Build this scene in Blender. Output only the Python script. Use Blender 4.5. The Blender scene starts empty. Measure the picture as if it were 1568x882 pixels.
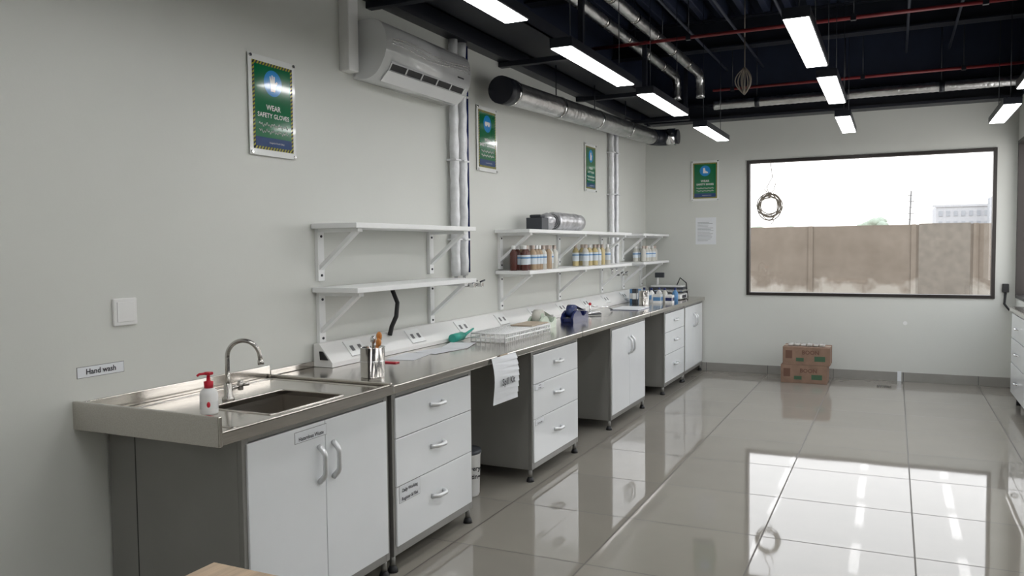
import bpy, bmesh, math, random
from mathutils import Vector, Matrix
random.seed(4)
S = bpy.context.scene
S.view_settings.view_transform = 'Standard'

# ---------------------------------------------------------------- materials
MATS = {}
def mat(name, col, rough=0.5, metal=0.0, var=0.04, scale=6.0, bump=0.0, bscale=40.0, stretch=None, coat=0.0, emit=0.0, spec=0.5, alpha=1.0, trans=0.0):
    if name in MATS: return MATS[name]
    m = bpy.data.materials.new(name); m.use_nodes = True
    nt = m.node_tree; b = nt.nodes['Principled BSDF']
    tc = nt.nodes.new('ShaderNodeTexCoord'); mp = nt.nodes.new('ShaderNodeMapping')
    nt.links.new(tc.outputs['Object'], mp.inputs['Vector'])
    if stretch: mp.inputs['Scale'].default_value = stretch
    n = nt.nodes.new('ShaderNodeTexNoise'); n.inputs['Scale'].default_value = scale; n.inputs['Detail'].default_value = 4
    nt.links.new(mp.outputs['Vector'], n.inputs['Vector'])
    r = nt.nodes.new('ShaderNodeValToRGB')
    r.color_ramp.elements[0].position = 0.3; r.color_ramp.elements[1].position = 0.7
    r.color_ramp.elements[0].color = tuple(max(0, c*(1-var)) for c in col)+(1,)
    r.color_ramp.elements[1].color = tuple(min(1, c*(1+var)) for c in col)+(1,)
    nt.links.new(n.outputs['Fac'], r.inputs['Fac']); nt.links.new(r.outputs['Color'], b.inputs['Base Color'])
    b.inputs['Roughness'].default_value = rough; b.inputs['Metallic'].default_value = metal
    b.inputs['Specular IOR Level'].default_value = spec
    b.inputs['Coat Weight'].default_value = coat; b.inputs['Coat Roughness'].default_value = 0.05
    b.inputs['Alpha'].default_value = alpha; b.inputs['Transmission Weight'].default_value = trans
    if emit: 
        b.inputs['Emission Color'].default_value = (*col, 1); b.inputs['Emission Strength'].default_value = emit
    if bump:
        n2 = nt.nodes.new('ShaderNodeTexNoise'); n2.inputs['Scale'].default_value = bscale
        nt.links.new(mp.outputs['Vector'], n2.inputs['Vector'])
        bp = nt.nodes.new('ShaderNodeBump'); bp.inputs['Strength'].default_value = bump; bp.inputs['Distance'].default_value = 0.01
        nt.links.new(n2.outputs['Fac'], bp.inputs['Height']); nt.links.new(bp.outputs['Normal'], b.inputs['Normal'])
    MATS[name] = m; return m

WALL = mat('wall_paint', (.645,.655,.62), .40, var=.02, scale=1.5, bump=.03, bscale=60)
DARK = mat('ceiling_black_paint', (.016,.023,.050), .55, var=.2, scale=3)
DARKG = mat('black_steel', (.010,.012,.020), .4, var=.1)
STEEL = mat('brushed_steel', (.60,.57,.53), .16, 1.0, var=.08, scale=8, stretch=(30,1,30))
BASIN = mat('basin_steel', (.50,.47,.43), .34, 1.0, var=.05)
CHROME = mat('chrome', (.75,.75,.75), .12, 1.0)
SATIN = mat('satin_steel', (.55,.53,.50), .25, 1.0)
HANDLE = mat('satin_handle', (.74,.75,.76), .3, .7)
GREY = mat('grey_painted_steel', (.275,.27,.255), .38, .2, var=.03)
FRAMEG = mat('grey_steel_frame', (.29,.285,.27), .35, .5, var=.03)
WHITE = mat('white_laminate', (.80,.82,.84), .18, var=.01, coat=.4)
PWHITE = mat('white_powder_coat', (.86,.87,.87), .35, var=.01)
PLAST = mat('white_plastic', (.80,.80,.79), .3, var=.01)
PAPER = mat('paper', (.76,.78,.81), .7, var=.03)
INK = mat('ink', (.02,.02,.03), .6)
EDGE = mat('label_edge', (.22,.22,.22), .6)
BLACK = mat('black_rubber', (.012,.012,.014), .5)
SHADOW = mat('gap_shade_and_seam', (.05,.05,.05), .6)
GREEN = mat('poster_green', (.004,.15,.055), .12, var=.03, coat=.6)
BOXG = mat('carton_green_print', (.05,.11,.06), .7)
YEL = mat('poster_yellow', (.42,.40,.05), .15, coat=.6)
BLUE = mat('poster_blue', (.02,.27,.66), .12, coat=.6)
NAVY = mat('poster_navy', (.01,.05,.17), .12, coat=.6)
POSTW = mat('poster_white', (.82,.83,.82), .15, coat=.6)
ALU = mat('foil_duct', (.68,.68,.68), .28, 1.0, var=.15, scale=12, bump=.6, bscale=25)
FOIL = mat('foil_insulation_wrap', (.76,.77,.79), .36, .25, var=.10, scale=15, bump=.5, bscale=30)
RED = mat('red_pipe', (.20,.018,.022), .4)
REDP = mat('red_plastic', (.55,.01,.03), .3)
DBLUE = mat('dark_blue_plastic', (.01,.018,.10), .25)
TEAL = mat('teal_plastic', (.03,.38,.30), .3)
PGREEN = mat('pale_green_plastic', (.50,.58,.48), .25)
CARD = mat('cardboard', (.25,.16,.115), .85, var=.16, scale=10)
CARDD = mat('cardboard_print', (.15,.08,.055), .85)
WOODT = mat('wood_top', (.52,.39,.27), .4, var=.18, scale=5, stretch=(14,1,14))
BROWNL = mat('brown_liquid', (.09,.025,.02), .15)
AMBER = mat('amber_liquid', (.40,.29,.19), .15)
YELL = mat('yellow_liquid', (.56,.46,.24), .15)
CLEARL = mat('clear_bottle', (.60,.59,.54), .12)
LABEL = mat('bottle_label', (.64,.70,.75), .5)
LBLUE = mat('label_blue', (.10,.26,.50), .5)
CAPW = mat('bottle_cap', (.50,.42,.37), .4)
GREYROLL = mat('silver_plastic_sheet', (.56,.56,.58), .3, .5, var=.3, scale=20, bump=.8, bscale=16)
DGREY = mat('dark_grey_box', (.045,.05,.06), .5)
ORANGE = mat('orange_handle', (.65,.25,.06), .4)
BASEB = mat('baseboard_tile', (.30,.29,.27), .25, var=.05)
TAN = mat('beige_plate', (.48,.39,.29), .4)
FILM = mat('clear_film', (.48,.45,.42), .2)

def emis(name, col, st):
    m = bpy.data.materials.new(name); m.use_nodes = True; nt = m.node_tree
    nt.nodes.remove(nt.nodes['Principled BSDF'])
    e = nt.nodes.new('ShaderNodeEmission'); e.inputs[0].default_value = (*col,1); e.inputs[1].default_value = st
    nt.links.new(e.outputs[0], nt.nodes['Material Output'].inputs[0]); return m
LED = emis('led_diffuser', (.99,.99,.985), 16.5)

def glassmat():
    m = bpy.data.materials.new('window_glass'); m.use_nodes = True; nt = m.node_tree
    nt.nodes.remove(nt.nodes['Principled BSDF'])
    t = nt.nodes.new('ShaderNodeBsdfTransparent'); g = nt.nodes.new('ShaderNodeBsdfGlossy'); g.inputs['Roughness'].default_value=.02
    mx = nt.nodes.new('ShaderNodeMixShader'); mx.inputs[0].default_value=.05
    nt.links.new(t.outputs[0], mx.inputs[1]); nt.links.new(g.outputs[0], mx.inputs[2])
    nt.links.new(mx.outputs[0], nt.nodes['Material Output'].inputs[0]); return m
GLASS = glassmat()

def floormat():
    m = bpy.data.materials.new('floor_tiles'); m.use_nodes = True; nt = m.node_tree; b = nt.nodes['Principled BSDF']
    tc = nt.nodes.new('ShaderNodeTexCoord'); mp = nt.nodes.new('ShaderNodeMapping')
    mp.inputs['Location'].default_value = (-.04, .01, 0)
    nt.links.new(tc.outputs['Object'], mp.inputs['Vector'])
    br = nt.nodes.new('ShaderNodeTexBrick'); br.offset = 0; br.squash = 1
    br.inputs['Scale'].default_value = 1; br.inputs['Brick Width'].default_value=.72; br.inputs['Row Height'].default_value=.72
    br.inputs['Mortar Size'].default_value=.0045; br.inputs['Mortar Smooth'].default_value=.1; br.inputs['Bias'].default_value=0
    br.inputs['Color1'].default_value=(.305,.285,.25,1); br.inputs['Color2'].default_value=(.335,.312,.272,1); br.inputs['Mortar'].default_value=(.10,.088,.072,1)
    nt.links.new(mp.outputs[0], br.inputs['Vector'])
    n = nt.nodes.new('ShaderNodeTexNoise'); n.inputs['Scale'].default_value=3; n.inputs['Detail'].default_value=5
    nt.links.new(tc.outputs['Object'], n.inputs['Vector'])
    mx = nt.nodes.new('ShaderNodeMixRGB'); mx.blend_type='MULTIPLY'; mx.inputs[0].default_value=.12
    nt.links.new(br.outputs['Color'], mx.inputs[1]); nt.links.new(n.outputs['Fac'], mx.inputs[2])
    nt.links.new(mx.outputs[0], b.inputs['Base Color'])
    mr = nt.nodes.new('ShaderNodeMath'); mr.operation='MULTIPLY_ADD'; mr.inputs[1].default_value=.5; mr.inputs[2].default_value=.035
    nt.links.new(br.outputs['Fac'], mr.inputs[0]); nt.links.new(mr.outputs[0], b.inputs['Roughness'])
    b.inputs['IOR'].default_value=1.66
    n2 = nt.nodes.new('ShaderNodeTexNoise'); n2.inputs['Scale'].default_value=2.2; n2.inputs['Detail'].default_value=1
    nt.links.new(tc.outputs['Object'], n2.inputs['Vector'])
    bp = nt.nodes.new('ShaderNodeBump'); bp.inputs['Strength'].default_value=.022; bp.inputs['Distance'].default_value=.02
    nt.links.new(n2.outputs['Fac'], bp.inputs['Height'])
    bp2 = nt.nodes.new('ShaderNodeBump'); bp2.invert=True; bp2.inputs['Strength'].default_value=.3; bp2.inputs['Distance'].default_value=.003
    nt.links.new(br.outputs['Fac'], bp2.inputs['Height']); nt.links.new(bp.outputs[0], bp2.inputs['Normal'])
    nt.links.new(bp2.outputs[0], b.inputs['Normal'])
    return m
FLOOR = floormat()

def boundarymat():
    m = bpy.data.materials.new('weathered_concrete'); m.use_nodes = True; nt = m.node_tree; b = nt.nodes['Principled BSDF']
    tc = nt.nodes.new('ShaderNodeTexCoord')
    n = nt.nodes.new('ShaderNodeTexNoise'); n.inputs['Scale'].default_value=1.1; n.inputs['Detail'].default_value=10; n.inputs['Roughness'].default_value=.75
    nt.links.new(tc.outputs['Object'], n.inputs['Vector'])
    r = nt.nodes.new('ShaderNodeValToRGB'); r.color_ramp.elements[0].position=.32; r.color_ramp.elements[1].position=.70
    r.color_ramp.elements[0].color=(.155,.124,.094,1); r.color_ramp.elements[1].color=(.235,.197,.158,1)
    nt.links.new(n.outputs['Fac'], r.inputs['Fac'])
    sx = nt.nodes.new('ShaderNodeSeparateXYZ'); nt.links.new(tc.outputs['Object'], sx.inputs[0])
    n2 = nt.nodes.new('ShaderNodeTexNoise'); n2.inputs['Scale'].default_value=2.5; n2.inputs['Detail'].default_value=6
    nt.links.new(tc.outputs['Object'], n2.inputs['Vector'])
    ma = nt.nodes.new('ShaderNodeMath'); ma.operation='MULTIPLY_ADD'; ma.inputs[1].default_value=-1.2; 
    nt.links.new(n2.outputs['Fac'], ma.inputs[0]); nt.links.new(sx.outputs['Z'], ma.inputs[2])
    mr = nt.nodes.new('ShaderNodeMapRange'); mr.inputs[1].default_value=-.14; mr.inputs[2].default_value=.08; mr.inputs[3].default_value=.7; mr.inputs[4].default_value=0
    nt.links.new(ma.outputs[0], mr.inputs[0])
    mx = nt.nodes.new('ShaderNodeMixRGB'); mx.inputs[2].default_value=(.42,.39,.34,1)
    nt.links.new(mr.outputs[0], mx.inputs[0]); nt.links.new(r.outputs[0], mx.inputs[1]); nt.links.new(mx.outputs[0], b.inputs['Base Color'])
    b.inputs['Roughness'].default_value=.9
    return m
BOUND = boundarymat()

# ---------------------------------------------------------------- builder
class B:
    def __init__(s, name):
        s.name=name; s.bm=bmesh.new(); s.mats=[]
    def mi(s, m):
        if m not in s.mats: s.mats.append(m)
        return s.mats.index(m)
    def _merge(s, bm2, m, smooth=False):
        i=s.mi(m)
        for f in bm2.faces: f.material_index=i; f.smooth=smooth
        me=bpy.data.meshes.new('t'); bm2.to_mesh(me); bm2.free(); s.bm.from_mesh(me); bpy.data.meshes.remove(me)
    def box(s, a, b, m, bev=0.0, rot=None):
        a=Vector(a); b=Vector(b); lo=Vector(map(min,a,b)); hi=Vector(map(max,a,b)); c=(lo+hi)/2; d=hi-lo
        t=bmesh.new(); bmesh.ops.create_cube(t,size=1)
        bmesh.ops.scale(t,vec=d,verts=t.verts)
        if bev: bmesh.ops.bevel(t,geom=t.edges[:],offset=min(bev,min(d)*.45),segments=2,affect='EDGES',profile=.5)
        if rot is not None: bmesh.ops.transform(t,matrix=rot,verts=t.verts)
        bmesh.ops.translate(t,vec=c,verts=t.verts); s._merge(t,m); return s
    def bar(s, p, q, w, h, m, side=(0,1,0)):
        p=Vector(p);q=Vector(q);d=(q-p).normalized();sd=Vector(side).normalized();n=d.cross(sd).normalized()
        t=bmesh.new();vs=[]
        for pt in (p,q):
            for (i,j) in ((-1,-1),(1,-1),(1,1),(-1,1)): vs.append(t.verts.new(pt+sd*i*w/2+n*j*h/2))
        for f in ((0,1,2,3),(7,6,5,4),(0,4,5,1),(1,5,6,2),(2,6,7,3),(3,7,4,0)): t.faces.new([vs[k] for k in f])
        bmesh.ops.recalc_face_normals(t,faces=t.faces[:]); s._merge(t,m); return s
    def tube(s, path, r, m, n=12, smooth=True, cap=True):
        P=[Vector(p) for p in path]; R=r if isinstance(r,(list,tuple)) else [r]*len(P)
        t=bmesh.new(); rings=[]; up=None
        for i,p in enumerate(P):
            d=(P[min(i+1,len(P)-1)]-P[max(i-1,0)])
            if d.length<1e-9: d=Vector((0,0,1))
            d.normalize()
            if up is None: up=d.orthogonal().normalized()
            else:
                up=(up-d*up.dot(d))
                up=up.normalized() if up.length>1e-6 else d.orthogonal().normalized()
            w=d.cross(up)
            rings.append([t.verts.new(p+(up*math.cos(k*2*math.pi/n)+w*math.sin(k*2*math.pi/n))*R[i]) for k in range(n)])
        for a,b in zip(rings,rings[1:]):
            for k in range(n): t.faces.new((a[k],a[(k+1)%n],b[(k+1)%n],b[k]))
        if cap:
            t.faces.new(rings[0][::-1]); t.faces.new(rings[-1])
        bmesh.ops.recalc_face_normals(t,faces=t.faces[:])
        i=s.mi(m)
        for f in t.faces: f.material_index=i; f.smooth = smooth and len(f.verts)==4
        me=bpy.data.meshes.new('t'); t.to_mesh(me); t.free(); s.bm.from_mesh(me); bpy.data.meshes.remove(me); return s
    def lathe(s, prof, c, m, n=20):
        t=bmesh.new(); c=Vector(c); rings=[]
        for r,z in prof:
            rings.append([t.verts.new(c+Vector((max(r,1e-4)*math.cos(k*2*math.pi/n),max(r,1e-4)*math.sin(k*2*math.pi/n),z))) for k in range(n)])
        for a,b in zip(rings,rings[1:]):
            for k in range(n): t.faces.new((a[k],a[(k+1)%n],b[(k+1)%n],b[k]))
        bmesh.ops.remove_doubles(t,verts=t.verts,dist=1e-5)
        s._merge(t,m,True); return s
    def prism(s, pts, axis, a, b, m, smooth=False):
        t=bmesh.new()
        def mk(u,v,w):
            return {'x':(w,u,v),'y':(u,w,v),'z':(u,v,w)}[axis]
        A=[t.verts.new(mk(u,v,a)) for u,v in pts]; C=[t.verts.new(mk(u,v,b)) for u,v in pts]; n=len(pts)
        t.faces.new(A); t.faces.new(C[::-1])
        for k in range(n): t.faces.new((A[k],C[k],C[(k+1)%n],A[(k+1)%n]))
        bmesh.ops.recalc_face_normals(t,faces=t.faces[:])
        i=s.mi(m)
        for f in t.faces: f.material_index=i; f.smooth= smooth and len(f.verts)==4
        me=bpy.data.meshes.new('t'); t.to_mesh(me); t.free(); s.bm.from_mesh(me); bpy.data.meshes.remove(me); return s
    def poly(s, pts, m):
        t=bmesh.new(); t.faces.new([t.verts.new(Vector(p)) for p in pts]); s._merge(t,m); return s
    def blob(s, c, r, m, sub=2, sc=(1,1,1), jit=0.0):
        t=bmesh.new(); bmesh.ops.create_icosphere(t,subdivisions=sub,radius=r)
        for v in t.verts: v.co=Vector((v.co.x*sc[0],v.co.y*sc[1],v.co.z*sc[2]))*(1+random.uniform(-jit,jit))+Vector(c)
        s._merge(t,m,True); return s
    def text(s, st, size, o, X, Y, m, bold=0.0, align='CENTER'):
        cu=bpy.data.curves.new('t','FONT'); cu.body=st; cu.size=size; cu.align_x=align; cu.offset=bold*size; cu.resolution_u=2
        ob=bpy.data.objects.new('t',cu); S.collection.objects.link(ob)
        bpy.context.view_layer.update(); dg=bpy.context.evaluated_depsgraph_get()
        me=bpy.data.meshes.new_from_object(ob.evaluated_get(dg)); bpy.data.objects.remove(ob)
        X=Vector(X);Y=Vector(Y);o=Vector(o)
        t=bmesh.new(); t.from_mesh(me)
        for v in t.verts: v.co=o+X*v.co.x+Y*v.co.y
        s._merge(t,m); return s
    def done(s, origin=None):
        s.bm.normal_update()
        co=[v.co for v in s.bm.verts]
        lo=Vector((min(c.x for c in co),min(c.y for c in co),min(c.z for c in co))); hi=Vector((max(c.x for c in co),max(c.y for c in co),max(c.z for c in co)))
        o=Vector(origin) if origin is not None else Vector(((lo.x+hi.x)/2,(lo.y+hi.y)/2,lo.z))
        for v in s.bm.verts: v.co-=o
        me=bpy.data.meshes.new(s.name); s.bm.to_mesh(me); s.bm.free()
        for m in s.mats: me.materials.append(m)
        ob=bpy.data.objects.new(s.name,me); ob.location=o; S.collection.objects.link(ob); return ob

# ---------------------------------------------------------------- room
W=3.96; D=9.85; Y0=-3.0; ZW=3.0; ZC=4.0; HT=ZC-.10
B('floor').box((-.15,Y0-.15,-.1),(W+.15,D+.15,0),FLOOR).done((0,0,0))
B('ceiling').box((-.15,Y0-.15,ZC),(W+.15,D+.15,ZC+.1),DARK).done()
b=B('wall_left'); b.box((-.15,Y0-.15,0),(0,D+.15,ZW),WALL); b.box((-.15,Y0-.15,ZW),(0,D+.15,ZC),DARK); b.done((0,0,0))
wx0,wx1,wz0,wz1=1.23,3.775,.93,2.515
b=B('wall_far')
b.box((0,D,0),(wx0,D+.15,ZW),WALL).box((wx1,D,0),(W,D+.15,ZW),WALL).box((wx0,D,0),(wx1,D+.15,wz0),WALL).box((wx0,D,wz1),(wx1,D+.15,ZW),WALL)
b.box((0,D,ZW),(W,D+.15,ZC),DARK); b.done((0,0,0))
ry0,ry1,rz0,rz1=5.6,9.74,.95,2.56
b=B('wall_right')
b.box((W,Y0-.15,0),(W+.15,ry0,ZW),WALL).box((W,ry1,0),(W+.15,D+.15,ZW),WALL).box((W,ry0,0),(W+.15,ry1,rz0),WALL).box((W,ry0,rz1),(W+.15,ry1,ZW),WALL)
b.box((W,Y0-.15,ZW),(W+.15,D+.15,ZC),DARK); b.done((0,0,0))
b=B('wall_back'); b.box((0,Y0-.15,0),(W,Y0,ZW),WALL); b.box((0,Y0-.15,ZW),(W,Y0,ZC),DARK); b.done((0,0,0))
b=B('baseboard_far'); b.box((0.,D-.012,0),(W,D,.10),BASEB,.002)
for i in range(1,6): b.box((i*.72-.002+.04,D-.0135,0),(i*.72+.002+.04,D-.01,.10),INK)
b.box((2.86,D-.016,.0),(2.90,D-.011,.11),PAPER)
b.done()
B('baseboard_right').box((W-.012,Y0,0),(W,D-.013,.10),BASEB,.002).done()
B('baseboard_left').box((0,Y0,0),(.012,2.1,.10),BASEB,.002).done()

WF = mat('window_frame_bronze', (.035,.03,.028), .4, .4)
b=B('window_1'); f=.035
b.box((wx0,D-.02,wz0),(wx0+f,D+.08,wz1),WF,.003).box((wx1-f,D-.02,wz0),(wx1,D+.08,wz1),WF,.003)
b.box((wx0+f,D-.02,wz1-f),(wx1-f,D+.08,wz1),WF,.003).box((wx0+f,D-.02,wz0),(wx1-f,D+.08,wz0+f),WF,.003)
b.box((wx0+f,D+.04,wz0+f),(wx1-f,D+.046,wz1-f),GLASS); b.done()
b=B('window_2')
for (y0,y1) in ((ry0,ry0+f),(ry1-f,ry1),(7.65,7.70)):
    b.box((W-.015,y0,rz0),(W+.08,y1,rz1),WF,.003)
b.box((W-.015,ry0,rz1-f),(W+.08,ry1,rz1),WF,.003).box((W-.015,ry0,rz0),(W+.08,ry1,rz0+f),WF,.003)
b.box((W+.04,ry0+f,rz0+f),(W+.046,ry1-f,rz1-f),GLASS); b.done()

# ---------------------------------------------------------------- ceiling structure
for i,y in enumerate((-1.6,1.2,4.0,6.3,8.6)):
    b=B('steel_ceiling_beam'); z0,z1=3.55,3.85
    b.box((0,y-.08,z0),(W,y+.08,z0+.015),DARKG).box((0,y-.08,z1-.015),(W,y+.08,z1),DARKG).box((0,y-.006,z0),(W,y+.006,z1),DARKG); b.done()
b=B('roof_deck_ribs')
for i in range(19):
    x=.12+i*.21; b.box((x,Y0,ZC-.14),(x+.07,D,ZC),DARK,.01)
b.done()
b=B('cable_tray')
b.box((.14,Y0,3.06),(.155,D-.3,3.16),DARKG).box((.50,Y0,3.06),(.515,D-.3,3.16),DARKG)
b.box((.14,Y0,3.06),(.515,D-.3,3.07),DARKG); b.done()
b=B('steel_wall_beam_left')
b.box((0.0,3.8,2.97),(.10,D-.25,3.0),DARKG).box((0.0,3.8,3.0),(.02,D-.25,3.14),DARKG)
for y in (4.0,5.75,7.45,9.1):
    b.box((0,y-.03,2.93),(.72,y+.03,2.97),DARKG,.004); b.box((.66,y-.02,2.97),(.70,y+.02,3.5),DARKG)
b.done()
b=B('steel_wall_beam_far'); b.box((0.1,D-.22,2.99),(W,D-.001,3.02),DARKG).box((0.1,D-.22,3.16),(W,D-.001,3.18),DARKG).box((0.1,D-.12,3.02),(W,D-.10,3.16),DARKG); b.done()

def flexpath(pts, step=.02):
    out=[]
    for a,c in zip(pts,pts[1:]):
        a=Vector(a);c=Vector(c);n=max(1,int((c-a).length/step))
        for k in range(n): out.append(a.lerp(c,k/n))
    out.append(Vector(pts[-1])); return out
def arc(c, r, a0, a1, U, V, n=10):
    U=Vector(U);V=Vector(V);c=Vector(c)
    return [c+U*r*math.cos(a0+(a1-a0)*k/n)+V*r*math.sin(a0+(a1-a0)*k/n) for k in range(n+1)]
def corr(path, r, amp):
    return [r+(amp if i%2 else -amp) for i in range(len(path))]
for x in (.60,.86):
    pts=[(x,-2.5,3.40),(x,8.9,3.40)]+arc((x,8.9,3.28),.12,math.pi/2,0,(0,1,0),(0,0,1),6)[1:]+[(x,9.02,3.15)]
    p=flexpath(pts,.03); b=B('insulated_flex_duct'); b.tube(p,corr(p,.047,.002),ALU,14)
    y=-2.2
    while y<8.8:
        b.tube([(x,y,3.40),(x,y+.05,3.40)],.051,SATIN,14); y+=.62
    for y in (-1,1.8,4.6,7.4): b.tube([(x,y,3.44),(x,y,HT)],.005,DARKG,6)
    b.done()
p=flexpath([(.95,9.3,3.10),(3.93,9.3,3.10)],.03); b=B('silver_duct_run'); b.tube(p,corr(p,.05,.0015),ALU,14)
for x in (1.4,2.3,3.2): b.tube([(x,9.3,3.1),(x+.05,9.3,3.1)],.056,DARKG,14); b.tube([(x+.02,9.3,3.15),(x+.02,9.3,ZC)],.006,DARKG,6)
b.done()
A=Vector((.20,5.45,2.68)); E=Vector((.22,9.30,2.80))
p=flexpath([A,E],.03); b=B('exhaust_duct'); b.tube(p,corr(p,.088,.003),ALU,20)
d=(E-A).normalized()
b.tube([A-d*.10,A+d*.03],.102,DARKG,20); b.tube([A+d*.04,A+d*.075],.100,CHROME,20)
for y in (.25,.5,.75): q=A.lerp(E,y); b.tube([q,q+d*.04],.096,CHROME,20); b.tube([(q.x,q.y,q.z+.09),(q.x,q.y,3.06)],.006,DARKG,6)
e2=arc(E+Vector((.16,0,0)),.16,math.pi,math.pi/2,(1,0,0),(0,1,0),6)
b.tube(e2,.095,DARKG,20); b.tube([e2[-1],e2[-1]+Vector((.10,0,0))],.10,CHROME,20); b.tube([e2[-1]+Vector((.10,0,0)),e2[-1]+Vector((.13,0,0))],.085,DARKG,20)
b.done()
for (y,z,x0) in ((6.97,3.30,.25),(9.05,3.22,.99)):
    b=B('red_sprinkler_pipe'); b.tube([(x0,y,z),(W-.01,y,z)],.016,RED,10)
    for x in (1.2,2.5,3.4): b.tube([(x,y,z),(x,y,HT)],.005,DARKG,6); b.box((x-.02,y-.02,z-.022),(x+.02,y+.02,z+.022),DARKG)
    b.done()
b=B('electrical_conduit')
CON=mat('dull_conduit',(.07,.08,.11),.4,.5)
for (x,z) in ((1.45,3.53),(1.9,3.53),(2.9,3.53),(3.3,3.53),(1.05,3.53)): b.tube([(x,Y0+.02,z),(x,9.55,z)],.013,CON,8)
b.done()

def light(x,y0,y1):
    b=B('linear_pendant_light'); z=2.65
    b.box((x-.068,y0,z),(x+.068,y1,z+.055),DARKG,.004)
    b.box((x-.060,y0+.008,z-.004),(x+.060,y1-.008,z+.002),LED)
    for y in (y0+.15,y1-.15): b.tube([(x,y,z+.05),(x,y,HT)],.003,DARKG,6)
    b.done()
for (x) in (1.10,2.355,3.67):
    for (y0,y1) in ((-1.9,-.7),(.7,1.9),(2.5,3.70),(4.28,5.50),(5.87,7.0),(7.75,8.9)):
        light(x+(.03 if y0>5.6 and x<3 else 0),y0,y1)

CAB=mat('beige_cable',(.26,.225,.185),.5)
b=B('hanging_cable_coil'); c=Vector((1.50,9.745,1.97)); P=[]
for k in range(9*24+1):
    a=math.pi/2+k/24*2*math.pi; t=k//24
    rx=.118+.018*math.sin(t*2.1+.4)+.010*math.sin(k*.13); rz=.125+.022*math.sin(t*1.3+1)+.008*math.sin(k*.11)
    P.append(c+Vector((rx*math.cos(a)+.010*math.sin(t*1.9),.014*math.sin(k*.09+t),rz*math.sin(a)-.014*math.cos(t*2.7))))
b.tube(P,.0058,CAB,6)
b.tube([c+Vector((0,0,.09)),c+Vector((.004,0,.16))],.014,CAB,8)
b.tube([c+Vector((0,0,.12)),c+Vector((-.03,0,.22)),c+Vector((.03,0,.33)),c+Vector((.0,.075,.515))],.0045,CAB,6)
b.tube([c+Vector((0,0,.12)),c+Vector((.05,0,.19)),c+Vector((.07,0,.27))],.0045,CAB,6); b.tube([c+Vector((0,0,.12)),c+Vector((-.06,0,.20))],.0045,CAB,6)
b.tube([c+Vector((.02,0,-.10)),c+Vector((.05,0,-.18)),c+Vector((.02,0,-.21))],.0045,CAB,6)
b.done()
b=B('hanging_wire_bundle')
for k in range(9):
    a=k*.7; w=.05+.02*(k%3)
    P=[(1.5,8.0,3.50),(1.5,8.0,3.22)]+[(1.5+w*math.cos(a)*math.sin(t*math.pi),8.0+w*math.sin(a)*math.sin(t*math.pi),3.22-.26*t) for t in [i/8 for i in range(1,9)]]
    b.tube(P,.006,CAB,6)
b.tube([(1.5,8,3.50),(1.5,8,HT)],.005,CAB,6)
b.done()

# ---------------------------------------------------------------- AC
b=B('wall_air_conditioner'); ACW=mat('ac_gloss_white',(.76,.77,.78),.14,var=.01,coat=.6)
def bez(p0,p1,p2,n=8): return [((1-t)**2*p0[0]+2*t*(1-t)*p1[0]+t*t*p2[0],(1-t)**2*p0[1]+2*t*(1-t)*p1[1]+t*t*p2[1]) for t in [i/n for i in range(n+1)]]
prof=[(0,2.50),(0,2.82)]+bez((.12,2.825),(.215,2.82),(.226,2.72))+bez((.228,2.70),(.232,2.64),(.214,2.60),5)+bez((.205,2.585),(.165,2.50),(.09,2.492),7)
b.prism(prof,'y',3.84,4.84,ACW,True)
def slope(t,off):
    a=Vector((.214,0,2.60));c=Vector((.135,0,2.512)); n=Vector((.78,0,-.62)); return a.lerp(c,t)+n*off
def sl(y,t,off): v=slope(t,off); return (v.x,y,v.z)
b.poly([sl(3.92,.12,.006),sl(3.92,.46,.014),sl(4.78,.46,.014),sl(4.78,.12,.006)],BLACK)
for y in (3.92,4.09,4.26,4.44,4.61,4.78): b.bar(sl(y,.12,.008),sl(y,.46,.016),.010,.005,ACW)
b.bar(sl(4.35,.48,.026),sl(4.35,1.12,.022),.90,.007,ACW)
b.bar(sl(4.35,.06,.004),sl(4.35,.12,.014),.88,.004,ACW)
for k in range(3):
    P=[(.2335-.0035*max(0,k-1),3.90+i*.0235,2.715-.018*k+.010*math.sin(i*.2+k*.5)) for i in range(40)]
    b.tube(P,.0022,CHROME,5)
b.box((.2265,4.66,2.635),(.2295,4.74,2.643),INK)
b.done()
b=B('ac_cable_trunking'); b.box((0,3.71,2.52),(.07,3.80,2.965),PLAST,.006).done()

def pipe_set(ys,z0,z1,dark,r=.033):
    b=B('insulated_pipes')
    for i,y in enumerate(ys):
        p=flexpath([(.045,y,z1),(.045,y,z0)],.05)
        b.tube(p,[r+.0025*math.sin(k*1.9+i)+random.uniform(-.001,.001) for k in range(len(p))],FOIL,12)
        b.tube([(.045,y,z0),(.045,y,z0-.05)],.012,CHROME,8)
        for z in (z0+.25,z0+.8,z0+1.25): b.box((.002,y-.04,z),(.08,y+.04,z+.012),FOIL,.003)
    b.tube([(.03,dark,z1),(.03,dark,z0+.02)],.016,DBLUE,8)
    for i,y in enumerate((ys[0],ys[-1])):
        z=z0-.05; b.tube([(.045,y,z),(.045,y+.05,z-.02),(.10,y+.12,z-.02)],.011,CHROME,8)
        b.box((.09,y+.10,z-.035),(.13,y+.135,z-.005),CHROME,.004); b.tube([(.11,y+.12,z),(.11,y+.19,z+.01)],.006,DGREY,6)
    b.done()
pipe_set((4.925,5.045),1.33,2.96,5.135)
pipe_set((8.38,8.54),1.28,2.92,8.46,.028)

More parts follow.
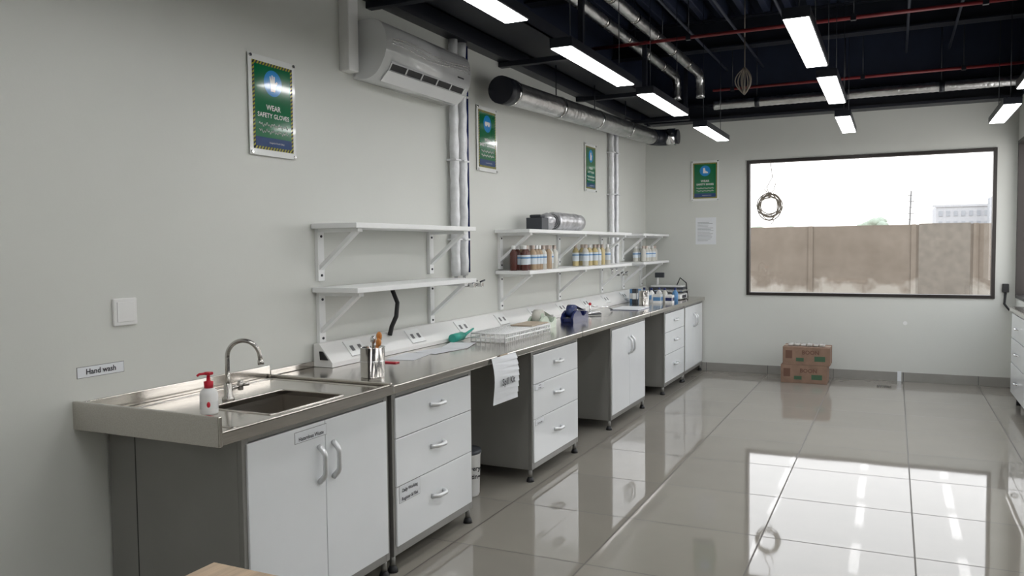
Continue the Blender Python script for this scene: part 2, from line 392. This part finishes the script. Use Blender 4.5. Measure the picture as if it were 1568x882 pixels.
# ---------------------------------------------------------------- posters
def poster(o,X,Y,l1,l2,kind):
    X=Vector(X);Y=Vector(Y);N=X.cross(Y);o=Vector(o);w,h=.33,.485
    b=B('safety_poster')
    def P(x,y,k): return o+X*x+Y*y+N*(.012+.0008*k)
    def rect(x0,y0,x1,y1,m,k): b.poly([P(x0,y0,k),P(x1,y0,k),P(x1,y1,k),P(x0,y1,k)],m)
    a0=o+N*.006; a1=o+X*w+Y*h+N*.0115
    b.box(a0,a1,POSTW,.001)
    rect(.022,.03,w-.022,h-.03,YEL,.3)
    s=.015
    n=22; x0,y0,x1,y1=.022,.03,w-.022,h-.03
    for i in range(n):
        ya=y0+(y1-y0)*i/n; dh=(y1-y0)/n*.5
        for xx in (x0,x1-s): b.poly([P(xx,ya,.8),P(xx+s,min(ya+dh,y1),.8),P(xx+s,min(ya+2*dh,y1),.8),P(xx,min(ya+dh,y1),.8)],INK)
    n=14
    for i in range(n):
        xa=x0+(x1-x0)*i/n; dw=(x1-x0)/n*.5
        for yy in (y0,y1-s): b.poly([P(xa,yy,.8),P(xa+dw,yy,.8),P(min(xa+2*dw,x1),yy+s,.8),P(xa+dw,yy+s,.8)],INK)
    rect(x0+s,y0+s,x1-s,y1-s,GREEN,1.2)
    rect(x0+s,y0+s,x1-s,y0+s+.045,NAVY,1.8)
    c=(w/2,h-.125); R=.064
    b.poly([P(c[0]+R*math.cos(t*math.pi/16),c[1]+R*math.sin(t*math.pi/16),2) for t in range(32)],BLUE)
    cx,cy=c
    if kind=='glove':
        pts=[(-.016,-.040),(.014,-.040),(.020,-.012),(.034,.006),(.028,.014),(.014,.004),(.014,.034),(.006,.037),(.003,.012),(-.001,.040),(-.009,.040),(-.009,.012),(-.017,.034),(-.023,.031),(-.018,-.010)]
    elif kind=='goggle':
        pts=[(-.04,.015),(.04,.015),(.042,-.005),(.03,-.02),(.012,-.018),(.0,-.004),(-.012,-.018),(-.03,-.02),(-.042,-.005)]
    else:
        pts=[(-.022,.034),(.0,.034),(.004,.002),(.034,-.014),(.036,-.028),(-.024,-.028)]
    b.poly([P(cx+x,cy+y,2.6) for x,y in pts],POSTW)
    b.text(l1,.036,P(w/2,.226,2.4),X,Y,POSTW,.018); b.text(l2,.0315,P(w/2,.188,2.4),X,Y,POSTW,.018)
    for q in range(2):
        pp=[]
        for i in range(60):
            x=.06+.21*i/59; y=.152-.032*q+.007*math.sin(i*1.3+q)+.005*math.sin(i*.5); pp.append(P(x,y,2.6))
        b.tube(pp,.0017,POSTW,4)
    b.text('Integrated Health Safety',.011,P(w/2+.02,y0+s+.018,2.4),X,Y,POSTW)
    for (x,y) in ((.012,.012),(w-.012,.012),(.012,h-.012),(w-.012,h-.012)):
        q=o+X*x+Y*y; b.tube([q+N*.0,q+N*.018],.008,CHROME,12)
    b.done()
LX=(0,1,0);UP=(0,0,1)
poster((0.001,2.99,1.99),LX,UP,'WEAR','SAFETY GLOVES','glove')
poster((0.001,5.33,2.10),LX,UP,'WEAR','SAFETY GOGGLES','goggle')
poster((0.001,7.64,2.08),LX,UP,'WEAR','SAFETY MASK','glove')
poster((.575,D-.001,2.06),(1,0,0),UP,'WEAR','SAFETY SHOES','shoe')
b=B('notice_sheet'); b.box((.625,D-.004,1.535),(.87,D-.0005,1.86),PAPER)
for i in range(14): b.box((.65,D-.0048,1.80-i*.017),(.65+random.uniform(.12,.19),D-.0041,1.803-i*.017),DGREY)
b.done()
b=B('wall_switch_plate'); b.box((0,2.21,1.23),(.012,2.32,1.34),PLAST,.004).box((.012,2.225,1.245),(.015,2.305,1.325),PLAST,.003).done()
b=B('hand_wash_label'); b.box((0,2.048,1.043),(.0012,2.257,1.087),EDGE); b.box((0,2.05,1.045),(.0018,2.255,1.085),PAPER); b.text('Hand wash',.030,(.003,2.152,1.056),LX,UP,INK,.02); b.done()
b=B('wall_cable_socket'); b.box((3.84,D-.04,1.0),(3.90,D,1.09),BLACK,.006); b.tube([(3.87,D-.03,1.0),(3.86,D-.04,.88),(3.90,D-.06,.82),(3.94,D-.12,.85)],.012,BLACK,8); b.done()
b=B('wall_junction_cap'); b.tube([(2.93,D,.645),(2.93,D-.01,.645)],.022,PLAST,16).done()
b=B('floor_drain'); b.box((2.66,9.32,.0),(2.80,9.46,.004),STEEL,.001)
for i in range(6): b.box((2.675+i*.02,9.335,.004),(2.683+i*.02,9.445,.0055),BLACK)
b.done()

# ---------------------------------------------------------------- shelves
def shelfset(y0,y1,z,brs,dep=.30):
    b=B('wall_shelf')
    b.box((.004,y0,z-.028),(dep,y1,z),PWHITE,.003)
    for y in brs:
        zb=z-.028
        b.box((0,y-.026,zb-.28),(.022,y+.026,zb),PWHITE,.002)
        b.box((0,y-.022,zb-.02),(dep-.02,y+.022,zb),PWHITE,.002)
        b.bar((dep-.04,y,zb-.012),(.014,y,zb-.215),.036,.020,PWHITE)
        for zz in (-.04,-.25): b.tube([(.022,y,zb+zz),(.027,y,zb+zz)],.007,INK,8)
    b.done()
for z in (1.665,1.325): shelfset(3.43,4.75,z,(3.49,4.64))
for z in (1.665,1.345): shelfset(5.62,8.28,z,(5.70,6.92,8.12))
for z in (1.665,1.345): shelfset(8.72,9.84,z,(8.87,9.60))

# ---------------------------------------------------------------- bottles
def bottles(name,y0,y1,n,z,liq,rows=(.13,.21),first=None,h=.195,R=.030):
    b=B(name)
    for r,x in enumerate(rows):
        for i in range(n):
            y=y0+(y1-y0)*(i+(.35 if r else 0))/n+random.uniform(-.012,.012); c=(x+random.uniform(-.012,.012),y,z+.0005)
            m=first if (first and i<2) else (liq if random.random()<.75 else CLEARL)
            hh=h*.68
            b.lathe([(0,0),(R*.95,0),(R,.006),(R,hh),(R*.8,hh+.015),(.013,hh+.03),(.013,h-.025)],c,m,14)
            b.lathe([(.016,h-.03),(.016,h),(0,h)],c,CAPW if random.random()<.6 else PLAST,12)
            if random.random()<.85:
                b.lathe([(R+.0008,.045),(R+.0008,hh-.012)],c,LABEL,14)
                b.lathe([(R+.0014,hh-.040),(R+.0014,hh-.028)],c,LBLUE,14)
    b.done()
bottles('reagent_bottles',5.68,6.38,9,1.345,AMBER,first=BROWNL)
bottles('reagent_bottles',7.08,7.78,6,1.345,YELL,h=.20)
bottles('reagent_bottles',8.97,9.62,7,1.345,CLEARL,h=.18)

b=B('plastic_sheet_roll')
def spiral(cx,cz,r0,r1,turns,n=70): return [(cx+(r0+(r1-r0)*k/n)*math.cos(turns*2*math.pi*k/n),cz+(r0+(r1-r0)*k/n)*math.sin(turns*2*math.pi*k/n)) for k in range(n+1)]
p=flexpath([(.15,6.44,1.747),(.16,7.04,1.745)],.04)
b.tube(p,[.078+random.uniform(-.004,.003) for _ in p],GREYROLL,24)
sp=spiral(.15,1.747,.012,.072,4)
b.tube([(x,6.432,z) for x,z in sp],.003,DGREY,5); b.done()
b=B('dark_carton'); b.box((.10,6.00,1.6655),(.24,6.14,1.765),DGREY,.004).box((.12,6.02,1.765),(.22,6.12,1.79),DGREY,.01); b.done()
b=B('crumpled_bag'); b.blob((.17,6.27,1.738),.07,GREYROLL,3,(1,1.1,1),.1); b.done()

# ---------------------------------------------------------------- counters
FX=.74; CF=.705
ZT=.90
b=B('sink_counter'); y0,y1=2.03,3.085; sx0,sx1,sy0,sy1=.34,.675,2.36,2.80
b.box((0,y0,.86),(FX,sy0,ZT),STEEL).box((0,sy1,.86),(FX,y1,ZT),STEEL).box((0,sy0,.86),(sx0,sy1,ZT),STEEL).box((sx1,sy0,.86),(FX,sy1,ZT),STEEL)
b.box((0,y0-.006,.855),(FX+.002,y0+.012,.962),STEEL,.003)
b.box((0,y0+.012,ZT),(.014,y1,.955),STEEL,.003)
b.box((.014,y1-.022,ZT),(FX,y1-.004,.914),STEEL,.005)
b.box((FX-.014,y0+.012,ZT),(FX,y1-.022,.908),STEEL,.004)
zb=.72
b.box((sx0-.006,sy0-.006,zb),(sx0,sy1+.006,.88),BASIN).box((sx1,sy0-.006,zb),(sx1+.006,sy1+.006,.88),BASIN)
b.box((sx0,sy0-.006,zb),(sx1,sy0,.88),BASIN).box((sx0,sy1,zb),(sx1,sy1+.006,.88),BASIN).box((sx0-.006,sy0-.006,zb-.006),(sx1+.006,sy1+.006,zb),BASIN)
b.tube([((sx0+sx1)/2,(sy0+sy1)/2,zb),((sx0+sx1)/2,(sy0+sy1)/2,zb+.006)],.04,CHROME,20)
def rrect(x0,y0,x1,y1,z,r):
    P=[]
    for (cx,cy,a) in ((x1-r,y1-r,0),(x0+r,y1-r,90),(x0+r,y0+r,180),(x1-r,y0+r,270)):
        for k in range(7): t=math.radians(a+k*15); P.append((cx+r*math.cos(t),cy+r*math.sin(t),z))
    return P+[P[0]]
b.tube(rrect(sx0-.004,sy0-.004,sx1+.004,sy1+.004,ZT,.02),.005,STEEL,8,cap=False)
b.tube(rrect(.07,2.13,.715,3.02,ZT-.001,.03),.005,STEEL,8,cap=False)
b.done()
b=B('steel_countertop'); b.box((0,3.087,.86),(FX,D-.005,ZT),STEEL,.006)
for yy in (5.58,7.42): b.box((FX-.004,yy,.859),(FX+.0008,yy+.004,.9005),INK)
b.done()
B('trim_1').box((0,3.09,ZT+.0005),(.012,D-.005,.93),STEEL,.003).done()
def handle(b,c,L,axis):
    x,y,z=c; P=[]
    for k in range(13):
        t=k/12; off=.032*min(1,math.sin(math.pi*t)*1.6); s=(t-.5)*L
        P.append((x+.002+off,y+s,z) if axis=='y' else (x+.002+off,y,z+s))
    b.tube(P,[.010+.002*abs(t/6-1) for t in range(13)],HANDLE,8)
def unit(name,y0,y1,kind,zf0=.12,zf1=.83,lbl=None):
    b=B(name); zt=.858; zl=.10; t=.02; xb=.015
    b.box((xb,y0,zl),(CF-.022,y0+t,zt),GREY).box((xb,y1-t,zl),(CF-.022,y1,zt),GREY)
    b.box((xb,y0+t,zl),(xb+.012,y1-t,zt),GREY).box((xb+.012,y0+t,zl),(CF-.022,y1-t,zl+.018),GREY)
    fw=.032
    for (a,c) in ((y0,y0+fw),(y1-fw,y1)): b.box((CF-.022,a,zl-.02),(CF,c,zt),FRAMEG,.002)
    b.box((CF-.022,y0+fw,zl-.02),(CF,y1-fw,zf0-.003),FRAMEG,.002); b.box((CF-.022,y0+fw,zf1+.003),(CF,y1-fw,zt),FRAMEG,.002)
    b.box((xb,y0,zl-.02),(CF-.022,y0+.03,zl),FRAMEG); b.box((xb,y1-.03,zl-.02),(CF-.022,y1,zl),FRAMEG)
    for x in (xb+.02,CF-.022):
        for y in (y0+.018,y1-.018):
            b.tube([(x,y,zl-.02),(x,y,.03)],.014,FRAMEG,10); b.tube([(x,y,.03),(x,y,.012),(x,y,.0)],[.016,.024,.026],BLACK,12)
    a,c=y0+fw-.012,y1-fw+.012
    if kind=='doors':
        m=(a+c)/2
        b.box((CF-.012,a,zf0),(CF+.008,m-.002,zf1),WHITE,.002).box((CF-.012,m+.002,zf0),(CF+.008,c,zf1),WHITE,.002)
        handle(b,(CF+.008,m-.045,.66),.15,'z'); handle(b,(CF+.008,m+.045,.66),.15,'z')
    else:
        zs=[zf0,.405,.635,zf1]
        for i in range(3):
            b.box((CF-.012,a,zs[i]+.002),(CF+.008,c,zs[i+1]-.002),WHITE,.002)
            handle(b,(CF+.008,(a+c)/2,zs[i]*.45+zs[i+1]*.55),.12,'y')
    b.box((CF-.02,a+.004,zf0),(CF-.013,c-.004,zf1),SHADOW)  # dark sheet behind the fronts: shade in their gaps put into its colour
    if lbl:
        for (tx,yy,zz,w,h,sz) in lbl:
            b.box((CF+.008,yy-.002,zz-.002),(CF+.0088,yy+w+.002,zz+h+.002),EDGE)
            b.box((CF+.008,yy,zz),(CF+.0095,yy+w,zz+h),PAPER)
            lines=tx.split('|')
            for i,l in enumerate(lines): b.text(l,sz,(CF+.0105,yy+w/2,zz+h-(i+1)*h/len(lines)+sz*.3),LX,UP,INK,.02)
    return b
b=unit('sink_cabinet',2.165,3.085,'doors',lbl=[('Hazardous Waste',2.44,.772,.19,.042,.021)])
b.box((.16,2.163,.10),(.163,2.1655,.858),SHADOW)  # dark seam where the side panel splits
b.done()
unit('drawer_cabinet',3.12,3.90,'drawers',lbl=[('Daily Working|Register & Files',3.16,.325,.18,.08,.023)]).done()
unit('drawer_cabinet',4.72,5.56,'drawers',lbl=[('Gloves|& masks',4.76,.595,.15,.035,.014),('Consumables',4.76,.365,.14,.034,.015)]).done()
unit('door_cabinet',6.33,7.34,'doors').done()
unit('drawer_cabinet',8.05,8.90,'drawers').done()
unit('door_cabinet',8.93,D-.013,'doors').done()
b=B('low_side_cabinet'); b.box((3.80,5.2,.88),(3.945,8.85,.92),STEEL,.004); b.box((3.83,5.25,.10),(3.94,8.83,.88),GREY)
for i in range(4):
    ya=5.27+i*.89
    for (za,zc) in ((.12,.40),(.41,.63),(.64,.86)):
        b.box((3.815,ya,za),(3.83,ya+.87,zc),WHITE,.002); b.tube([(3.815,ya+.37,(za+zc)/2),(3.79,ya+.40,(za+zc)/2),(3.79,ya+.47,(za+zc)/2),(3.815,ya+.50,(za+zc)/2)],.008,CHROME,8)
for y in (5.3,7,8.78): b.tube([(3.88,y,0),(3.88,y,.10)],.02,BLACK,10)
b.done()

# power trunking
b=B('power_socket_trunking')
b.prism([(.013,.902),(.135,.902),(.135,.925),(.05,1.025),(.013,1.025)],'y',3.42,9.7,PLAST)
def tr(t,off): a=Vector((.135,0,.925));c=Vector((.05,0,1.025));n=Vector((.762,0,.648)); return a.lerp(c,t)+n*off
def tq(y0,y1,t0,t1,off,m):
    p=tr(t0,off);q=tr(t1,off); b.poly([(p.x,y0,p.z),(p.x,y1,p.z),(q.x,y1,q.z),(q.x,y0,q.z)],m)
y=3.6
DG=mat('socket_shutter',(.15,.15,.16),.4)
while y<9.5:
    b.bar(tr(.12,.003)+Vector((0,y+.08,0)),tr(.88,.003)+Vector((0,y+.08,0)),.15,.006,PWHITE)
    for dy in (.03,.10): 
        tq(y+dy,y+dy+.03,.35,.62,.0075,DG)
    tq(y+.005,y+.155,.10,.12,.0075,DG)
    y+=.62
b.prism([(.06,.94),(.11,.94),(.075,.985),(.055,.985)],'y',3.412,3.42,BLACK)
b.done()
b=B('black_power_cable'); b.tube([(.075,4.05,1.008),(.09,4.05,1.06),(.11,4.07,1.12),(.10,4.10,1.2),(.05,4.11,1.295)],.014,BLACK,8).done()

# faucet
b=B('gooseneck_faucet'); fx,fy=.285,2.53
dr=Vector((.93,.37,0))
P=[Vector((fx,fy,ZT+.01)),Vector((fx,fy,1.08))]+arc((fx+dr.x*.07,fy+dr.y*.07,1.08),.07,math.pi,.12,dr,(0,0,1),14)
P.append(P[-1]+Vector((.004,0,-.02)))
b.tube(P,.0095,SATIN,12); b.tube([P[-1],P[-1]+Vector((.002,0,-.020))],.013,SATIN,12)
b.lathe([(.0,0),(.026,0),(.026,.008),(.017,.018),(.017,.06),(.011,.07)],(fx,fy,ZT),SATIN)
b.tube([(fx,fy,ZT+.04),(fx+.02,fy+.05,ZT+.055)],.009,SATIN,10); b.tube([(fx+.02,fy+.05,ZT+.055),(fx+.05,fy+.07,ZT+.06)],[.006,.008],SATIN,8)
b.tube([(fx+.02,fy+.05,ZT+.035),(fx+.02,fy+.05,ZT+.075)],.012,SATIN,12)
b.done()
b=B('soap_pump_bottle'); c=(.43,2.285,ZT)
b.lathe([(0,0),(.031,0),(.034,.006),(.034,.075),(.03,.09),(.014,.102),(.014,.108)],c,PLAST)
b.lathe([(.0345,.02),(.0345,.05)],c,POSTW); b.blob((c[0]+.022,c[1]-.024,ZT+.04),.012,REDP,2,(.6,.6,1))
b.lathe([(0,.10),(.017,.10),(.018,.125),(.008,.128),(.006,.150),(.0,.150)],c,REDP)
b.box((c[0]-.014,c[1]-.012,ZT+.150),(c[0]+.016,c[1]+.012,ZT+.162),REDP,.004); b.tube([(c[0],c[1],ZT+.156),(c[0]-.02,c[1]-.025,ZT+.155),(c[0]-.026,c[1]-.032,ZT+.148)],.005,REDP,8)
b.done()
def cup(name,c,R,h):
    b=B(name); b.lathe([(0,0),(R*.96,0),(R,.006),(R,h),(R+.003,h+.003),(R-.002,h),(R-.003,.008),(0,.008)],c,CHROME,28); b.lathe([(R+.001,h*.55),(R+.003,h*.56),(R+.001,h*.57)],c,CHROME,28); return b
c=(.505,3.26,ZT); b=cup('steel_utensil_cup',c,.060,.145)
for (dx,dy,m,L) in ((.02,.03,ORANGE,.20),(.01,.045,TAN,.19),(.03,.01,ORANGE,.17),(-.01,.02,CHROME,.18)):
    p=Vector(c)+Vector((0,-.01,.02)); q=Vector(c)+Vector((dx,dy,L)); b.bar(p,q,.016,.005,m); b.blob(q,.016,m,2,(1,.6,1.3))
b.done()
c=(.42,8.30,ZT); b=cup('steel_beaker_cup',c,.055,.15); b.done()
b=B('loose_papers')
for (x,y,a,i) in ((.26,3.95,.2,0),(.29,4.25,-.15,1),(.28,4.5,.3,2)):
    R=Matrix.Rotation(a,4,'Z'); b.box((x-.07,y-.15,ZT+.001+i*.0012),(x+.1,y+.15,ZT+.002+i*.0012),PAPER,rot=R)
b.box((.20,3.68,ZT+.0005),(.36,3.72,ZT+.006),REDP,.002)
b.done()
b=B('spill_kit_sheet'); RX=FX+.004
pts=[]
for i in range(9):
    z=.895-.27*i/8; x=RX+.004+.012*math.sin(i*.5)+.002*i; pts.append((x,z))
for (p,q) in zip(pts,pts[1:]): b.poly([(p[0],4.07,p[1]),(p[0]+.006,4.38,p[1]),(q[0]+.012,4.38,q[1]),(q[0],4.07,q[1])],PAPER)
b.box((RX-.0,4.18,.885),(RX+.006,4.28,.902),TAN)
b.text('Spill Kit',.055,(RX+.036,4.23,.73),LX,UP,INK,.02)
b.done()
b=B('wire_test_tube_rack'); x0,x1,ya,yb,z=.27,.52,4.72,5.48,ZT+.0005
b.box((x0,ya,z),(x1,yb,z+.008),PLAST,.003)
for zz in (.03,.058): b.tube([(x0,ya,z+zz),(x1,ya,z+zz),(x1,yb,z+zz),(x0,yb,z+zz),(x0,ya,z+zz)],.006,PWHITE,6)
for i in range(27):
    y=ya+(yb-ya)*i/26; b.tube([(x0,y,z+.058),(x1,y,z+.058)],.004,PWHITE,6); b.tube([(x1,y,z),(x1,y,z+.058)],.0045,PWHITE,6)
for i in range(8):
    x=x0+(x1-x0)*i/7; b.tube([(x,ya,z+.058),(x,yb,z+.058)],.004,PWHITE,6); b.tube([(x,ya,z),(x,ya,z+.058)],.0045,PWHITE,6)
b.box((.33,5.2,z+.064),(.50,5.5,z+.072),TAN,.002)
b.done()
b=B('teal_wash_bottle'); b.tube([(.18,4.62,ZT+.03),(.18,4.75,ZT+.0325)],[.028,.030],TEAL,16); b.tube([(.18,4.75,ZT+.0325),(.18,4.80,ZT+.038),(.19,4.90,ZT+.07)],[.028,.012,.006],TEAL,12); b.done()
def dispenser(name,x,y,s,sy,body,tape,core):
    """desk tape dispenser: long weighted body with sunken roll at one end and cutter at the other"""
    b=B(name)
    side=[(-.13,0),(.13,0),(.138,.02),(.132,.062),(.108,.066),(.09,.045),(.055,.034),(.02,.040),(.0,.066),(-.03,.082),(-.075,.082),(-.115,.062),(-.138,.03)]
    pr=[(y+u*sy,ZT+v*s) for u,v in side]
    b.prism(pr,'x',x-.048*s,x-.032*s,body); b.prism(pr,'x',x+.032*s,x+.048*s,body)
    b.box((x-.032*s,y-.12*sy,ZT+.002),(x+.032*s,y+.125*sy,ZT+.026*s),body)
    yc=y-.055*sy; zc=ZT+.078*s
    b.tube([(x-.026*s,yc,zc),(x+.026*s,yc,zc)],.046*s,tape,28); b.tube([(x-.030*s,yc,zc),(x+.030*s,yc,zc)],.026*s,core,20)
    b.box((x-.030*s,y+.10*sy,ZT+.02*s),(x+.030*s,y+.128*sy,ZT+.066*s),body,.003); b.bar((x,y+.128*sy,ZT+.062*s),(x,y+.136*sy,ZT+.078*s),.055*s,.002,CHROME,side=(1,0,0))
    b.bar((x,yc+.01,zc+.045*s),(x,y+.125*sy,ZT+.070*s),.045*s,.001,tape,side=(1,0,0))
    b.done()
dispenser('tape_dispenser',.36,5.70,1.2,1.15,PGREEN,CLEARL,PGREEN)
dispenser('tape_dispenser',.38,6.36,1.15,1.35,DBLUE,mat('blue_tape_roll',(.03,.05,.16),.2),DBLUE)
b=B('laboratory_clamp'); b.box((.2,7.05,ZT),(.3,7.25,ZT+.012),CHROME,.003); b.tube([(.25,7.1,ZT+.01),(.25,7.1,ZT+.09)],.008,CHROME,8); b.tube([(.25,7.1,ZT+.07),(.35,7.3,ZT+.05),(.35,7.45,ZT+.015)],.007,CHROME,8); b.blob((.25,7.1,ZT+.09),.015,REDP); b.done()
b=B('steel_tongs'); b.tube([(.22,6.78,ZT+.012),(.40,6.98,ZT+.012)],.008,DGREY,8); b.tube([(.27,6.76,ZT+.012),(.38,7.0,ZT+.03)],.007,CHROME,8); b.tube([(.30,6.74,ZT+.012),(.20,6.96,ZT+.04)],.006,REDP,8); b.done()
b=B('open_notebook'); b.box((.3,7.55,ZT),(.58,7.95,ZT+.012),PAPER,.003); b.box((.297,7.545,ZT),(.583,7.955,ZT+.003),DBLUE); b.done()
b=B('reagent_boxes')
for (x,y,w,dd,h,m1,m2) in ((.30,8.58,.10,.10,.12,POSTW,LBLUE),(.45,8.54,.09,.09,.10,POSTW,LBLUE),(.18,8.58,.10,.10,.15,LBLUE,POSTW),(.57,8.60,.08,.09,.09,PLAST,DBLUE),(.24,8.47,.05,.07,.16,DGREY,POSTW)):
    b.box((x,y,ZT),(x+w,y+dd,ZT+h),m1,.002); b.box((x+w-.0005,y+.005,ZT+h*.3),(x+w+.001,y+dd-.005,ZT+h*.7),m2); b.box((x+.005,y-.001,ZT+h*.3),(x+w-.005,y+.0005,ZT+h*.7),m2)
b.done()
b=B('wash_bottles')
for (x,y,m) in ((.50,8.86,CLEARL),(.42,8.92,PLAST),(.60,8.93,LBLUE),(.36,8.82,POSTW),(.26,8.88,LBLUE)): 
    b.lathe([(0,0),(.032,0),(.032,.10),(.012,.125),(.012,.145),(0,.145)],(x,y,ZT),m,16); b.lathe([(.014,.13),(.014,.155),(0,.155)],(x,y,ZT),DBLUE,12)
b.done()
b=B('laboratory_balance'); b.box((.32,9.12,ZT+.01),(.62,9.44,ZT+.07),PLAST,.012); b.box((.62,9.18,ZT+.02),(.622,9.38,ZT+.055),INK)
for x in (.35,.59):
    for y in (9.15,9.41): b.tube([(x,y,ZT),(x,y,ZT+.012)],.014,BLACK,10)
b.tube([(.46,9.28,ZT+.07),(.46,9.28,ZT+.10)],.03,CHROME,14); b.box((.31,9.10,ZT+.10),(.64,9.46,ZT+.112),CHROME,.003); b.done()
b=B('laboratory_instrument'); b.box((.14,9.48,ZT),(.56,9.68,ZT+.13),DGREY,.008); b.box((.16,9.5,ZT+.13),(.54,9.66,ZT+.15),PLAST,.004)
b.tube([(.45,9.6,ZT+.14),(.50,9.58,ZT+.24),(.58,9.55,ZT+.18),(.60,9.54,ZT+.008)],.007,BLACK,6)
b.tube([(.22,9.6,ZT+.15),(.22,9.6,ZT+.26)],.012,PLAST,8); b.box((.19,9.58,ZT+.24),(.30,9.62,ZT+.30),DGREY,.004)
b.done()

# waste bin
b=B('waste_bin'); c=(.42,4.33,0)
b.lathe([(0,0),(.088,0),(.092,.01),(.10,.255),(.104,.26),(.104,.27),(.098,.27),(.09,.02),(0,.02)],c,PLAST,28)
b.lathe([(.103,.262),(.107,.268),(.104,.285),(0,.29)],c,DGREY,28)
for i,l in enumerate(('Surgery','Cutting')):
    b.text(l,.04,(c[0]+.082,c[1]-.066,.17-i*.05),(.62,.78,0),UP,INK,.03)
b.done()

# boxes on floor
def carton(x0,y0,z0,x1,y1,z1,bs):
    bs.box((x0,y0,z0),(x1,y1,z1),CARD,.004)
    bs.box((x0+.03,y0-.001,z0+.07),(x0+.10,y0,z1-.04),CARDD); bs.box((x1-.16,y0-.001,z0+.045),(x1-.05,y0,z0+.10),BOXG); bs.box((x0+.14,y0-.001,z0+.04),(x0+.22,y0,z0+.08),BOXG)
    bs.text('BOON',.06,(x0+.29,y0-.002,z0+.12),(1,0,0),UP,CARDD,.03); bs.box((x0,(y0+y1)/2-.025,z1),(x1,(y0+y1)/2+.025,z1+.001),TAN)
b=B('cardboard_box'); carton(1.69,9.30,0,2.17,9.62,.20,b); b.done()
b=B('cardboard_box'); carton(1.71,9.30,.2015,2.20,9.61,.40,b); b.done()
b=B('clear_wrapped_packets')
for i in range(6): b.box((1.76+i*.065,9.36,.402),(1.815+i*.065,9.5,.422+.006*(i%2)),FILM,.008)
b.done()
b=B('wooden_table'); b.box((1.28,.35,.72),(2.3,1.47,.75),WOODT,.003)
for x in (1.34,2.24):
    for y in (.41,1.41): b.box((x-.025,y-.025,0),(x+.025,y+.025,.70),DARKG,.003)
b.box((1.32,.39,.68),(2.26,1.43,.72),DARKG); b.done()

# ---------------------------------------------------------------- outside
GROUND=mat('dusty_ground',(.28,.25,.22),.9,var=.15)
B('ground').box((-60,D+.16,-.12),(70,140,-.10),GROUND).done()
b=B('boundary_wall'); yw=20
b.box((-14,yw,-.1),(24,yw+.15,1.93),BOUND)
for x in (-12,-9.3,-6.6,-3.9,-1.2,1.0,3.15,4.35,5.5,8.2,10.9,13.6,16.3): b.box((x,yw-.03,-.1),(x+.10,yw,1.94),BOUND)
b.box((3.3,yw-.02,-.1),(4.3,yw,1.95),mat('grey_cement',(.20,.175,.145),.9,var=.14))
b.done((0,yw,0))
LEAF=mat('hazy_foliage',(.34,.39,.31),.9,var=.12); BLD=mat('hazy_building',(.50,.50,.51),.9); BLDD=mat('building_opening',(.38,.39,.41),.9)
b=B('distant_tree'); 
for i in range(16): b.blob((1.4+random.uniform(-.7,.7),60+random.uniform(-.6,.6),2.75+random.uniform(-.5,.25)),.42,LEAF,2,(1,1,.7),.12)
b.tube([(1.4,60,-.1),(1.4,60,2.6)],[.12,.07],CARD,8); b.done()
b=B('distant_tree')
for i in range(18): b.blob((-7.0+random.uniform(-2.6,2.4),75+random.uniform(-.6,.6),2.7+random.uniform(-.4,.2)),.42,LEAF,2,(1,1,.7),.12)
b.tube([(-7.0,75,-.1),(-7.0,75,2.5)],[.12,.07],CARD,8); b.done()
b=B('distant_building'); b.box((6.1,80,-.1),(10.4,88,4.7),BLD); 
for i in range(7):
    for z in (2.9,3.8): b.box((6.3+i*.58,79.95,z),(6.6+i*.58,80,z+.45),BLDD)
b.box((5.8,79.9,4.6),(10.5,80,4.8),BLD).box((9.9,76,-.1),(10.9,79,5.2),BLDD); b.done()
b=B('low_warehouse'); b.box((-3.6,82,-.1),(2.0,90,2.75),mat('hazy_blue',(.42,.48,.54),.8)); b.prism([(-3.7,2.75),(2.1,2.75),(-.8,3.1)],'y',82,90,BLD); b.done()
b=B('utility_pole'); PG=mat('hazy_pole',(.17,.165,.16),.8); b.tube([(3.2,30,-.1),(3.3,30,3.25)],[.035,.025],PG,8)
for z in (2.3,2.5,2.7,2.9,3.1): b.tube([(3.2,30,z),(3.40,30,z)],.012,PG,6)
b.done()

# ---------------------------------------------------------------- world
w=bpy.data.worlds.new('world'); S.world=w; w.use_nodes=True; nt=w.node_tree
bg=nt.nodes['Background']; tc=nt.nodes.new('ShaderNodeTexCoord'); sp=nt.nodes.new('ShaderNodeSeparateXYZ'); rp=nt.nodes.new('ShaderNodeValToRGB')
nt.links.new(tc.outputs['Generated'],sp.inputs[0]); nt.links.new(sp.outputs['Z'],rp.inputs['Fac']); nt.links.new(rp.outputs[0],bg.inputs[0])
rp.color_ramp.elements[0].color=(1,.985,.96,1); rp.color_ramp.elements[1].color=(.80,.88,1,1)
bg.inputs[1].default_value=2.9

# ---------------------------------------------------------------- camera
psi=math.radians(25.35); th=math.radians(2.92); ro=.0105
F=Vector((-math.sin(psi)*math.cos(th),math.cos(psi)*math.cos(th),-math.sin(th)))
R0=Vector((math.cos(psi),math.sin(psi),0)); U0=R0.cross(F)
R=R0*math.cos(ro)-U0*math.sin(ro); U=U0*math.cos(ro)+R0*math.sin(ro)
cd=bpy.data.cameras.new('camera'); cam=bpy.data.objects.new('camera',cd); S.collection.objects.link(cam)
M=Matrix((R,U,-F)).transposed().to_4x4(); M.translation=Vector((2.81,0,1.53)); cam.matrix_world=M
cd.sensor_width=36; cd.lens=1235/1568*36; cd.clip_start=.05; cd.clip_end=500
S.camera=cam
